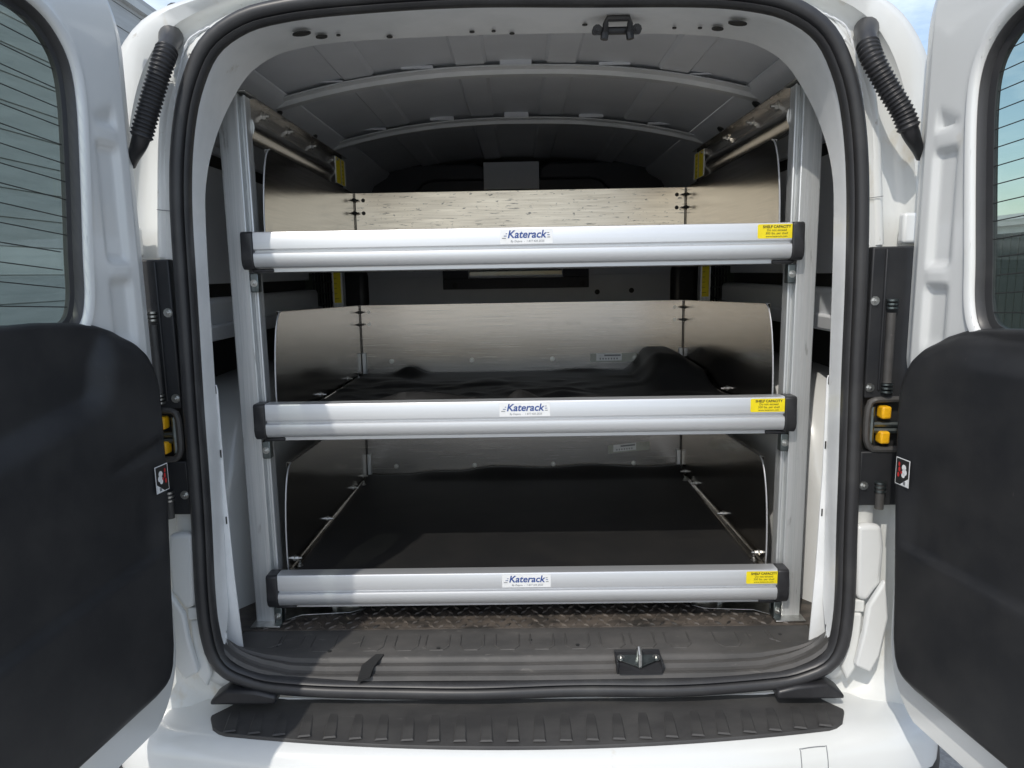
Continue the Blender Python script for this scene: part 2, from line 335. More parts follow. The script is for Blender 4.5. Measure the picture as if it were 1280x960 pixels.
# ---- bumper and step pad
def cb(x): ax = abs(x); return .05*(ax/.6)**2+1.9*max(0, ax-.70)**2+ (3*max(0, ax-.80)**1.5)
bp = [(.05, .470), (.045, .488), (-.02, .486), (-.095, .482), (-.118, .479), (-.134, .472), (-.146, .460), (-.154, .440), (-.160, .410), (-.160, .395)]
bpl = [(-.158, .397), (-.170, .380), (-.168, .30), (-.13, .26), (.0, .26)]
xs = [-.86+1.72*i/86 for i in range(87)]
def bsec(x, prof, dz=0): return [Vector((x, y+cb(x)*sm(.05, -.12, y), z+dz-.012*sm(.62, .86, abs(x)))) for y, z in prof]
MB().grid([bsec(x, bp) for x in xs]).build('bumper', WHITE, van, smooth=True, angle=50)
MB().grid([bsec(x, bpl) for x in xs]).build('lower_bumper', BLACKP, van, smooth=True, angle=50)
rows = []
for x in [-.632+1.264*i/80 for i in range(81)]:
    ax = abs(x); yb = .046-(.0 if ax < .575 else (ax-.575)*1.9); yf = -.119+ (0 if ax < .585 else .047*(1-math.sqrt(max(0, 1-((ax-.585)/.047)**2))))
    ys = [yb+(yf-yb)*k/14 for k in range(15)]
    row = []
    for k, y in enumerate(ys):
        z = interp(sorted(bp[1:]), y)+.0055+.004*sm(.0, .05, y)
        row.append(Vector((x, y+cb(x)*sm(.05, -.12, y), z)))
    row = [row[0]+Vector((0, .001, -.01))]+row+[row[-1]+Vector((0, -.002, -.003)), row[-1]+Vector((0, -.002, -.009))]
    rows.append(row)
pad = MB().grid(rows).build('step_pad', PADP, van, smooth=True, angle=40)
w, l, h = .0125, .046, .0022
me = bpy.data.meshes.new('tread_rib')
bv = [(-w*.8, l, -.001), (w*.8, l, -.001), (w, -l, 0), (-w, -l, 0), (-w*.55, l*.9, .0002), (w*.55, l*.9, .0002), (w*.8, -l+.003, h), (-w*.8, -l+.003, h)]
me.from_pydata(bv, [], [(4, 5, 6, 7), (0, 1, 5, 4), (1, 2, 6, 5), (2, 3, 7, 6), (3, 0, 4, 7)]); me.materials.append(PADP)
for i in range(24):
    x = -.585+i*1.17/23; y = -.066
    yy = y+cb(x)*sm(.05, -.12, y); z = interp(sorted(bp[1:]), y)+.0060
    o = link_mesh('tread_rib', me, PADP, pad, (x, yy, z)); o.rotation_euler = (rad(1.5)+.0, 0, -x*.35)
c = up(1024, 950, Y=-.13); fy = lambda x: -.153+cb(x)
tp = MB(); th = [(c.x-.026, .465), (c.x+.026, .465), (c.x+.026, .405), (c.x-.026, .405)]
path = smooth_path([Vector((c.x-.026, 0, .41)), Vector((c.x-.026, 0, .458)), Vector((c.x-.022, 0, .463)), Vector((c.x+.022, 0, .463)), Vector((c.x+.026, 0, .458)), Vector((c.x+.026, 0, .41))], 40)
tp.tube([(q.x, interp(sorted([(z, y) for y, z in bp[3:]]), q.z)+cb(q.x)+.0004, q.z) for q in path], .0012, 6)
tp.build('tow_eye_cover_gap', GREYI, van, smooth=True)
MB().box(c.x-.0255, c.x-.0215, -.150+cb(c.x), -.146+cb(c.x), .425, .432).build('tow_cover_notch', INK, van)

# ---- lower corner panels of the pillars
for s in (-1, 1):
    P = lambda u, v, y: (s*abs(up(u, v, Y=y).x), y, up(u, v, Y=y).z)
    upper = [(216, 664), (231, 662), (247, 663), (249, 700), (250, 752), (237, 757), (226, 742), (219, 735), (214, 690)]
    MB().prism([P(u, v, .014) for u, v in upper], (0, -.022, 0)).build('pillar_bulge', WHITE, van, bevel=.010, seg=4)
    wedge = [(212, 732), (234, 764), (240, 795), (252, 836), (234, 845), (222, 825), (210, 778)]
    MB().prism([P(u, v, -.002) for u, v in wedge], (0, -.016, 0)).build('corner_panel', WHITE, van, bevel=.005, seg=3)
    MB().prism([P(u, v, .014) for u, v in [(238, 756), (252, 755), (253, 770), (239, 771)]], (0, -.016, 0)).build('joint_clip', WHITED, van, bevel=.003)
    MB().prism([P(u, v, .012) for u, v in [(240, 772), (254, 771), (268, 838), (262, 856), (250, 840), (243, 800)]], (0, -.014, 0)).build('pillar_foot', WHITED, van, bevel=.008, seg=3)

# ---- hinge covers
for s in (-1, 1):
    hc = empty('hinge_cover', (s*.70, 0, .91), parent=van)
    X = lambda a, b: (min(s*a, s*b), max(s*a, s*b))
    x0, x1 = X(.645, .79)
    MB().box(x0, x1, -.006, .016, 1.115, 1.395).box(x0, x1, -.006, .016, .905, 1.012).build('cover_panel', BLACKP, hc, bevel=.003)
    x0, x1 = X(.668, .672); MB().box(x0, x1, -.010, .0, 1.13, 1.39).build('moulded_rib', BLACKP, hc, bevel=.002)
    # recess with the two-leaf hinge
    x0, x1 = X(.645, .79); MB().box(x0, x1, .010, .03, 1.010, 1.117).build('recess', INK, hc)
    fr = smooth_path([Vector((s*.79, -.004, 1.112)), Vector((s*.672, -.004, 1.112)), Vector((s*.658, -.004, 1.104)), Vector((s*.654, -.004, 1.085)), Vector((s*.654, -.004, 1.04)), Vector((s*.660, -.004, 1.022)), Vector((s*.675, -.004, 1.016)), Vector((s*.79, -.004, 1.016))], 30)
    MB().tube(fr, .0065, 8).build('recess_rim', SILLP, hc, smooth=True)
    for zc in (1.088, 1.040):
        x0, x1 = X(.676, .694); MB().box(x0, x1, -.016, .008, zc-.012, zc+.012).build('yellow_stop', YELT, hc, bevel=.004, seg=3)
    for zc in (1.064, 1.052): MB().tube([(s*.660, .002, zc), (s*.75, -.006, zc)], .006, 8).build('hinge_arm', DSTEEL, hc, smooth=True)
    MB().tube([(s*.664, -.002, 1.028), (s*.664, -.002, 1.098)], .005, 8).build('hinge_pin', DSTEEL, hc, smooth=True)
    for zc in (1.297, 1.135, .945): MB().hexbolt((s*.654, -.006, zc), (0, -1, 0), .0055, .005).build('bolt', STEEL, hc)
    for za, zb in ((1.145, 1.275), (.95, .90)):
        MB().tube([(s*.684, -.010, za), (s*.684, -.010, zb)], .008, 12).build('check_rod', SILLP, hc, smooth=True)
    for zc in (1.128, 1.135, 1.142, 1.284, 1.291, 1.298, .936, .944, .952):
        MB().tube([(s*.684, -.010, zc-.0018), (s*.684, -.010, zc+.0018)], .0105, 14).build('rod_ring', STEEL if s < 0 else DSTEEL, hc, smooth=True, angle=40)
    # metal bracket above the cover
    x0, x1 = X(.70, .745); MB().box(x0, x1, -.002, .02, 1.40, 1.455).build('hinge_bracket', WHITE, hc, bevel=.006, seg=3)

# ---- corrugated cable conduits
for s, pxs in ((-1, [(214, 46, .03), (211, 56, -.005), (204, 76, -.028), (192, 116, -.035), (181, 155, -.04), (174, 180, -.040), (163, 206, -.02)]), (1, [(1083, 36, .03), (1083, 48, -.005), (1090, 72, -.028), (1108, 106, -.035), (1128, 140, -.04), (1139, 168, -.040), (1152, 196, -.02)])):
    cc = empty('cable_conduit', up(pxs[3][0], pxs[3][1], Y=-.03), parent=van)
    path = smooth_path([up(u, v, Y=y) for u, v, y in pxs], 240)
    hose = path[52:190]; MB().tube(hose, [.0178+.0017*math.sin(k*2*math.pi/6.0) for k in range(len(hose))], 16).build('corrugated_hose', GLOSSB, cc, smooth=True, angle=80)
    bt = path[:54]; MB().tube(bt, [.021-.004*sm(0, 40, k) for k in range(len(bt))], 16).build('pillar_boot', RUBBER, cc, smooth=True)
    bt = path[188:]; MB().tube(bt, [.0145-.005*sm(0, 45, k) for k in range(len(bt))], 14).build('door_boot', GLOSSB, cc, smooth=True)
# pressed ridges, seam sealer and spot-weld edge on the pillars
for s in (-1, 1):
    P = lambda u, v, y: Vector((s*abs(up(u, v, Y=y).x), y, up(u, v, Y=y).z))
    pt = smooth_path([P(u, v, y) for u, v, y in ((238, 66, .014), (222, 92, .022), (212, 130, .026), (208, 180, .026), (207, 240, .024), (207, 322, .024))], 60)
    MB().tube(pt, [.004+.010*sm(0, 14, k) for k in range(60)], 12).build('pressed_ridge', WHITED, van, smooth=True)
    pt = smooth_path([P(u, v, .013) for u, v in ((262, 34), (238, 48), (228, 70), (221, 110), (217, 160), (215, 230), (216, 322))], 90)
    MB().tube([q+Vector((0, 0, .0006*math.sin(k*2.1))) for k, q in enumerate(pt)], [.0020+.0006*math.sin(k*1.7) for k in range(90)], 6).build('seam_sealer', HEADER, van, smooth=True)
    for v in (100, 262):
        a, b = P(196, v, .006), P(216, v+2, .010); MB().tube([a, (a+b)/2, b], .0007, 5).build('panel_gap', GREYI, van)
# roof drain cap / bump stops on the roof corners
for u, v in ((218, 16), (1083, 4)):
    c = up(u, v, Y=.03); MB().tube([c+Vector((0, .03, .004)), c+Vector((0, 0, 0)), c+Vector((0, -.006, -.001))], [.014, .017, .012], 14).build('bump_stop', RUBBER, van, smooth=True)

# ---- roof lining, ribs, rails
def zr(x): return 1.886-.085*(abs(x)/.66)**2.3
xr = [-.675+1.35*i/60 for i in range(61)]
rf = MB().grid([[Vector((x, y, zr(x)+.004)) for x in xr] for y in (.10, .5, 1, 1.5, 2.1)]).build('roof_lining', WHITEIN, van, smooth=True)
for x in (-.40, -.115, .115, .40):
    for y0, y1 in ((.16, .57), (.645, 1.165), (1.24, 2.08)):
        m = MB(); w = .034
        m.grid([[Vector((x+a, y, zr(x+a)+dz)) for a, dz in ((-w-.008, .003), (-w, -.004), (w, -.004), (w+.008, .003))] for y in (y0, y1)])
        m.build('roof_bead', WHITEIN, rf)
for yc, drop in ((.605, .0), (1.2, .004)):
    m = MB(); rows = []
    for x in xr[2:-2]:
        z = zr(x)-.007-drop
        rows.append([Vector((x, yc+dy, z+dz)) for dy, dz in ((-.035, 0), (-.036, -.004), (-.020, -.008), (-.014, -.018), (.014, -.018), (.020, -.008), (.036, -.004), (.035, 0))])
    m.grid(rows).build('roof_rib', HEADER, rf, smooth=True, angle=25)
    for x in (-.48, -.25, 0, .25, .48):
        m = MB().box(x-.04, x+.04, yc-.034, yc+.02, max(zr(x-.04), zr(x+.04))-.0068-drop, zr(x)+.004); m.build('rib_pad', WHITEIN, rf)
for s in (-1, 1):
    pr = [(.585, 1.822), (.60, 1.800), (.66, 1.765), (.70, 1.70), (.735, 1.66), (.745, 1.665), (.725, 1.715), (.68, 1.785), (.60, 1.82)]
    rl = MB().prism([(s*x, .12, z) for x, z in pr], (0, 1.97, 0)).build('roof_side_rail', WHITEIN, van, bevel=.006)
    for y in (.33, .62, .95): MB().tube([(s*.628, y, 1.785), (s*.622, y, 1.779)], .012, 10).build('rail_hole', INK, rl)

# ---- side walls
for s in (-1, 1):
    X = lambda a, b: (min(s*a, s*b), max(s*a, s*b))
    sw = empty('side_wall', (s*.75, 1.1, .58), parent=van)
    def pan(name, a, b, y0, y1, z0, z1, m, bev=.003):
        x0, x1 = X(a, b); return MB().box(x0, x1, y0, y1, z0, z1).build(name, m, sw, bevel=bev)
    pan('upper_panel', .725, .745, .075, 2.1, 1.655, 1.70, WHITEIN)
    pan('trim_gap', .750, .762, .075, 2.1, 1.62, 1.66, INK)
    pan('middle_panel', .745, .770, .075, 1.22, 1.345, 1.628, WHITEIN); pan('middle_panel', .745, .770, 1.60, 2.1, 1.345, 1.628, WHITEIN)
    pan('window_pillar', .745, .770, 1.22, 1.60, 1.52, 1.628, WHITEIN)
    pan('trim_gap', .760, .775, .075, 1.22, 1.31, 1.35, INK)
    pan('ledge', .715, .775, .075, 1.22, 1.215, 1.312, WHITEIN, .012)
    pan('ledge_step', .700, .72, .075, 1.22, 1.215, 1.252, WHITEIN, .006)
    pan('waist_panel', .745, .775, 1.60, 2.1, .58, 1.345, WHITEIN)
    pan('under_window_panel', .745, .775, 1.22, 1.60, .58, 1.23, WHITEIN)
    pan('recess_panel', .80, .815, .075, 1.22, 1.0, 1.215, INK)
    pan('lower_panel', .735, .765, .075, 1.22, .58, 1.06, WHITEIN)
    # glazed opening with wire guard
    x0, x1 = X(.770, .774); MB().box(x0, x1, 1.22, 1.60, 1.23, 1.52).build('window_pane', GLASS, sw)
    wg = MB()
    for y in [1.235+.35*k/9 for k in range(10)]: wg.tube([(s*.735, y, 1.235), (s*.735, y, 1.51)], .0035, 6)
    for z in (1.235, 1.255, 1.295, 1.335, 1.365, 1.375, 1.44, 1.51): wg.tube([(s*.731, 1.225, z), (s*.731, 1.595, z)], .0035, 6)
    wg.build('window_guard', GLOSSB, sw)
    # wheel arch: rounded body
    rows = []
    for k in range(25):
        t = k/24; y = .20+.98*t; e = 1-abs(2*t-1)**5; rows.append([])
        zt = .585+.52*(max(0, e))**.5; xi = .775-(.160 if 1 else 0)*max(0, e)**.5
        for j in range(13):
            a = j/12
            if a < .6: p = (xi, .58+(zt-.58-.06)*(a/.6))
            else:
                b = (a-.6)/.4*math.pi/2; r = .06; p = (xi+r-r*math.cos(b), zt-r+r*math.sin(b))
            rows[-1].append(Vector((s*p[0], y, p[1])))
        rows[-1].append(Vector((s*.80, y, zt)))
    MB().grid(rows).build('wheel_arch', WHITE, van, smooth=True, angle=60)
    # seam flange inside the opening
    x0, x1 = X(.583, .588)
    MB().prism([(s*.592, .058, .585), (s*.645, .058, .585), (s*.645, .058, 1.15), (s*.6035, .058, 1.15), (s*.6015, .058, 1.14), (s*.6025, .058, .95), (s*.5985, .058, .75)], (0, .004, 0)).build('seam_flange', HEADER, van, bevel=.001)
    for z in (1.14, 1.01, .87): MB().box(*X(.6035, .6065), .0565, .0585, z-.008, z+.008).build('flange_slot', INK, van, bevel=.001)

# ---- bulkhead
bk = empty('bulkhead', (0, 2.1, .58), parent=van)
def bpan(name, x0, x1, z0, z1, m, y0=2.09, y1=2.11, bev=.002): return MB().box(x0, x1, y0, y1, z0, z1).build(name, m, bk, bevel=bev)
bpan('lower_sheet', -.78, .78, .56, 1.345, WHITEIN); bpan('upper_sheet', -.74, .74, 1.47, 1.72, DARKH); bpan('top_sheet', -.62, .62, 1.72, 1.842, DARKH)
bpan('window_side_sheet', -.78, -.235, 1.345, 1.47, WHITEIN); bpan('window_side_sheet', .205, .78, 1.345, 1.47, WHITEIN)
bpan('window_pane', -.235, .205, 1.345, 1.47, CLEARG, 2.098, 2.102, 0)
bpan('window_surround', -.36, .33, 1.285, 1.335, DARKH, 2.07, 2.09); bpan('window_surround', -.36, -.24, 1.335, 1.48, DARKH, 2.07, 2.09); bpan('window_surround', .21, .33, 1.335, 1.48, DARKH, 2.07, 2.09)
c = up(640, 222, Y=2.06); bpan('centre_panel', -.155, .10, 1.74, 1.862, WHITEIN, 2.055, 2.075)
lp = [(445, 168), (457, 180), (471, 196), (490, 200), (513, 200), (540, 195), (565, 195), (580, 198), (593, 203), (605, 210), (606, 225), (541, 226), (530, 229), (520, 240), (512, 262), (430, 262), (425, 190)]
pts = [up(u, v, Y=2.05) for u, v in lp]
for s in (-1, 1):
    m = MB().prism([((p.x+.025)*(-s)-.025 if s > 0 else p.x, 2.088, min(p.z, 1.86)) for p in pts], (0, -.035, 0)); m.build('moulded_pad', DARKH, bk, bevel=.012, seg=3)
    MB().box(min(s*.60, s*.715), max(s*.60, s*.715), 1.50, 1.56, 1.10, 1.385).build('pillar_cover', GLOSSB, van, bevel=.03, seg=4)
for u, v in ((569, 357), (728, 354), (747, 365), (790, 363)):
    c = up(u, v, Y=2.07); MB().hexbolt(c+Vector((0, -.004 if u < 740 else .016, 0)), (0, -1, 0), .008).build('bolt', INK, bk)

# ---- wheels that carry the van
for s in (-1, 1):
    wh = empty('wheel', (s*.76, .72, 0), parent=van)
    n = 40; rows = []
    for a in range(n):
        t = 2*math.pi*a/n; ct, st_ = math.cos(t), math.sin(t)
        rows.append([Vector((s*.76+x, .72+r*ct, .31+r*st_)) for x, r in ((-.085, .21), (-.095, .25), (-.09, .295), (-.06, .31), (.06, .31), (.07, .295), (.075, .25), (.065, .21))])
    rows.append(rows[0]); MB().grid(rows).build('tyre', TYRE, wh, smooth=True, angle=40)
    MB().tube([(s*.76-.05, .72, .31), (s*.76+.055, .72, .31)], .212, 28).build('rim', STEEL, wh, bevel=.006)

# ================================================================== text
def text_geo(body, size, shear=0, bold=0, spacing=1.0):
    cu = bpy.data.curves.new('t', 'FONT'); cu.body = body; cu.size = size; cu.shear = shear; cu.offset = bold; cu.align_x = 'CENTER'; cu.align_y = 'CENTER'; cu.space_character = spacing
    cu.resolution_u = 3
    o = bpy.data.objects.new('t', cu); COL.objects.link(o)
    dg = bpy.context.evaluated_depsgraph_get(); dg.update(); me = o.evaluated_get(dg).to_mesh()
    v = [x.co.copy() for x in me.vertices]; f = [tuple(p.vertices) for p in me.polygons]
    o.evaluated_get(dg).to_mesh_clear(); bpy.data.objects.remove(o); bpy.data.curves.remove(cu)
    return v, f
class Label:
    """flat printed label in a local (a, b) plane at origin o with axes A, B, normal N"""
    def __init__(s, o, A, B, N): s.o, s.A, s.B, s.N = Vector(o), Vector(A).normalized(), Vector(B).normalized(), Vector(N).normalized(); s.m = MB()
    def P(s, a, b, h): return s.o+s.A*a+s.B*b+s.N*h
    def rect(s, a0, a1, b0, b1, mi, h=.0006, th=0):
        q = [s.P(a0, b0, h), s.P(a1, b0, h), s.P(a1, b1, h), s.P(a0, b1, h)]
        if th: s.m.prism([p-s.N*th for p in q], s.N*th, mi)
        else: s.m.add(q, [(0, 1, 2, 3)], mi)
        return s
    def poly(s, pts, mi, h=.0009): s.m.add([s.P(a, b, h) for a, b in pts], [tuple(range(len(pts)))], mi); return s
    def text(s, body, a, b, size, mi, h=.0009, **k):
        v, f = text_geo(body, size, **k); s.m.add([s.P(a+p.x, b+p.y, h) for p in v], f, mi); return s

# ================================================================== rear doors
WIN = [(.52, 1.757), (.30, 1.752), (.22, 1.744), (.174, 1.730), (.143, 1.704), (.125, 1.668), (.121, 1.61), (.130, 1.50), (.142, 1.385), (.148, 1.32), (.163, 1.280), (.195, 1.262), (.25, 1.258), (.52, 1.258), (.538, 1.27), (.545, 1.30), (.545, 1.72), (.538, 1.748)]
TZT = [(.022, 1.155), (.026, 1.178), (.034, 1.200), (.048, 1.222), (.07, 1.243), (.104, 1.262), (.14, 1.274), (.19, 1.282), (.25, 1.286), (.6, 1.286)]
TZB = [(.022, 1.10), (.026, 1.0), (.031, .94), (.043, .80), (.050, .697), (.058, .66), (.070, .638), (.09, .626), (.12, .622), (.6, .622)]
for s, XH, dz in ((-1, -.661, .014), (1, .686, -.018)):
    th = rad(8); P0 = Vector((XH, -.06, 0)); U = Vector((s*math.sin(th), -math.cos(th), 0)); N = Vector((-s*math.cos(th), -math.sin(th), 0))
    D = lambda u, z, w: P0+U*u+N*w+Vector((0, 0, z))
    UM = .57
    win = smooth_path([Vector((u, z+dz)) for u, z in WIN], 200, True)
    if sum(a.x*b.y-b.x*a.y for a, b in zip(win, win[1:]+win[:1])) < 0: win.reverse()
    def u0(z):
        e = 0
        if z < .68: e = .13*(1-math.sqrt(max(0, 1-((.68-z)/.147)**2)))
        if z > 1.74: e = .10*(1-math.sqrt(max(0, 1-min(1, (z-1.74)/.13)**2)))
        return e
    def wface(u, z):
        d = u-u0(z); e = min(d, UM-u, (z-.533), 1.872-z)
        w = -.030*(1-sm(0, .014, e))
        zz = z-dz
        edge = .100-.066*sm(1.50, 1.70, zz)*0
        ch = sm(.036, .046, u)*(1-sm(.082, .094, u))*sm(1.22, 1.26, zz)*(1-sm(1.62, 1.66, zz+u*.5))
        w -= .009*ch
        for zc in (1.36, 1.58): w += .010*ch*(sm(zc-.022, zc-.012, zz)*(1-sm(zc+.012, zc+.022, zz)))
        if .10 < u and zz > 1.2: w += .004*sm(.02, .004, pdist((u, z), win))
        return w
    nz, nu = 190, 74
    zs = [.533+(1.872-.533)*((k/nz)) for k in range(nz+1)]
    zs = [.533, .534, .536, .540, .546]+zs[3:-3]+[1.86, 1.866, 1.869, 1.871, 1.872]
    rows, uz = [], []
    for z in zs:
        a = u0(z); us = [a+(UM-a)*(k/nu)**1.35 for k in range(nu+1)]
        us = [a, a+.002, a+.005]+us[3:]
        uz.append([(u, z) for u in us]); rows.append([D(u, z, wface(u, z)) for u in us])
    big = inset2(win, -.004)
    dm = MB().grid(rows, keep=lambda j, i: not inpoly(((uz[j][i][0]+uz[j][i+1][0])/2, (uz[j][i][1]+uz[j+1][i][1])/2), big))
    # unseen outer skin and edges, thickened low and flanged to shade the bumper
    oring = [uz[j][0] for j in range(len(zs))]+[uz[-1][k] for k in range(1, nu)]+[uz[j][-1] for j in range(len(zs)-1, -1, -1)]+[uz[0][k] for k in range(nu-1, 0, -1)]
    ws = lambda z: -.038-.067*(1-sm(1.02, 1.20, z))
    e0 = [D(u, z, wface(u, z)) for u, z in oring]; e1 = [D(u, z, ws(z)+.02) for u, z in oring]; e2 = [D(u+(-.03 if u < .3 else .012), z, ws(z)+.012) for u, z in oring]; e3 = [D(u+(-.03 if u < .3 else .012), z, ws(z)) for u, z in oring]
    dm.grid([e0, e1, e2, e3], wrap=True)
    hole = [(p.x, p.y) for p in inset2(win, -.02)]
    # outer skin as a band between the door outline and the window hole
    def skin_row(t): return [D(u+(q[0]-u)*t, z+(q[1]-z)*t, ws(z+(q[1]-z)*t)) for (u, z), q in zip([(u+(-.03 if u < .3 else .012), z) for u, z in oring], [min(hole, key=lambda h: (math.atan2(h[1]-1.5, h[0]-.33)-math.atan2(z-1.5, u-.33)+math.pi) % (2*math.pi)-math.pi if False else abs(((math.atan2(h[1]-1.5, h[0]-.33)-math.atan2(z-1.5, u-.33)+math.pi) % (2*math.pi))-math.pi)) for u, z in oring])]
    dm.grid([skin_row(t) for t in (0, .25, .4, .5, .6, .7, .85, 1)], wrap=True)
    door = dm.build('rear_door', WHITE, van, smooth=True, angle=50)
    door['label'] = 'left-hand rear door in shade, swung open' if s < 0 else 'right-hand rear door catching the sun, swung open'
    # window: painted reveal, black frit band, pane
    r = [[D(p.x, p.y, w) for p in inset2(win, d)] for d, w in ((-.016, -.001), (-.012, .0055), (-.003, .0055), (.001, .001), (.002, -.022))]
    MB().grid(r, wrap=True).build('window_reveal', WHITE, door, smooth=True, angle=50)
    r = [[D(p.x, p.y, w) for p in inset2(win, d)] for d, w in ((-.004, -.024), (-.001, -.004), (.004, -.002), (.007, -.006), (.009, -.014), (.020 if s > 0 else .016, -.016), (.020 if s > 0 else .016, -.024))]
    MB().grid(r, wrap=True).build('window_gasket', RUBBER, door, smooth=True, angle=50)
    MB().prism([D(p.x, p.y, -.022) for p in inset2(win, -.002)], N*.004).build('window_pane', GLASS, door)
    for k in range(17):
        z = 1.275+dz+.0275*k; us_ = [.118+.425*i/16 for i in range(17)]
        pts = [(u, z+(.10 if s < 0 else .085)*(u-.13)*(1 if k > 1 else .6)) for u in us_]
        pts = [p for p in pts if inpoly(p, inset2(win, .004))]
        if len(pts) > 2: MB().tube([D(u, zz, -.0175) for u, zz in pts], .0009, 5).build('defroster_wire', INK, door)
    # plastic trim panel
    tpoly = [(u, z) for u, z in TZB]+[(u, z+dz) for u, z in reversed(TZT)]
    tpoly = [(min(u, UM-.012), z) for u, z in tpoly]
    us = [.022+.001*k for k in range(10)]+[.032+.002*k for k in range(1, 20)]+[.070+.0072*k for k in range(1, 68)]
    us = [u for u in us if u < UM-.013]+[UM-.012]
    rows = []
    def wtrim(u, z):
        d = pdist((u, z), tpoly); zt = interp(TZT, u)+dz
        w = .034*math.sqrt(max(0, 1-(1-min(1, d/.026))**2))
        # upper shelf that leans back below the window, with the rounded scoop towards the free edge
        top = sm(.075, .0, zt-z)*sm(.05, .12, u); w -= .014*top
        if s < 0: sc = sm(.115, .185, u-.25*max(0, 1.28-z))*sm(1.135, 1.195, z-(.03*sm(.2, .4, u))*-1)*sm(1.31, 1.27, z); w -= .034*sc
        else: w -= .012*sm(.15, .23, u)*sm(1.20, 1.235, z)
        # diagonal creases
        zc = .885-.075*(u-.06) if s < 0 else .878
        w -= .011*sm(zc-.006, zc+.004, z)*sm(.05, .10, u)*sm(1.10, .92, z)
        if s < 0:
            zc2 = 1.075-.16*(u-.04); w -= .007*max(0, 1-abs(z-zc2)/.014)*sm(.03, .06, u)*sm(.22, .12, u)
        return max(w, .0085*sm(0, .004, d))
    nzz = 120
    for u in us:
        zb, zt = interp(TZB, u), interp(TZT, u)+dz; row = []
        for k in range(nzz+1):
            t = k/nzz; t = .5-.5*math.cos(math.pi*t) if False else t
            # denser rows at both ends
            t = t+.08*math.sin(2*math.pi*t)*-1*.9
            z = zb+(zt-zb)*t; row.append(D(u, z, .001+wtrim(u, z)))
        row = [D(u, zb, -.006)]+row+[D(u, zt, -.006)]; rows.append(row)
    MB().grid(rows).build('trim_panel', BLACKP, door, smooth=True, angle=70)
    # sticker by the hinge edge
    zc = 1.010+dz*.2; uc = .060 if s < 0 else .064; w0 = wtrim(uc, zc)+.003; hw, hh = .0175, .024
    lb = Label(D(uc, zc, w0), U, (0, 0, 1), N)
    lb.rect(-hw, hw, -hh, hh, 0, .0003, .0003).rect(-hw+.0015, hw-.0015, -hh+.0015, hh-.0015, 1, .0006)
    k = 1
    lb.poly([(hw-.0015, -hh+.0015), (hw-.0015, -hh+.016), (-hw*.2, -hh+.0015)], 0, .0008)
    for a, b, r_, mi in ((.004, .009, .0055, 0), (.006, .001, .006, 0), (.003, -.005, .0045, 0), (-.008, .013, .004, 2), (-.007, .004, .0045, 2), (-.009, -.006, .0045, 2), (-.002, -.001, .003, 2)):
        lb.poly([(a+r_*math.cos(t*math.pi/5)*(1 if mi == 0 else .6), b+r_*math.sin(t*math.pi/5)) for t in range(10)], mi, .0009+.0001*mi)
    lb.rect(.004, .010, -hh+.003, -hh+.009, 3, .0011)
    lb.m.build('warning_sticker', [LABW, INK, RED, GREYI], door)

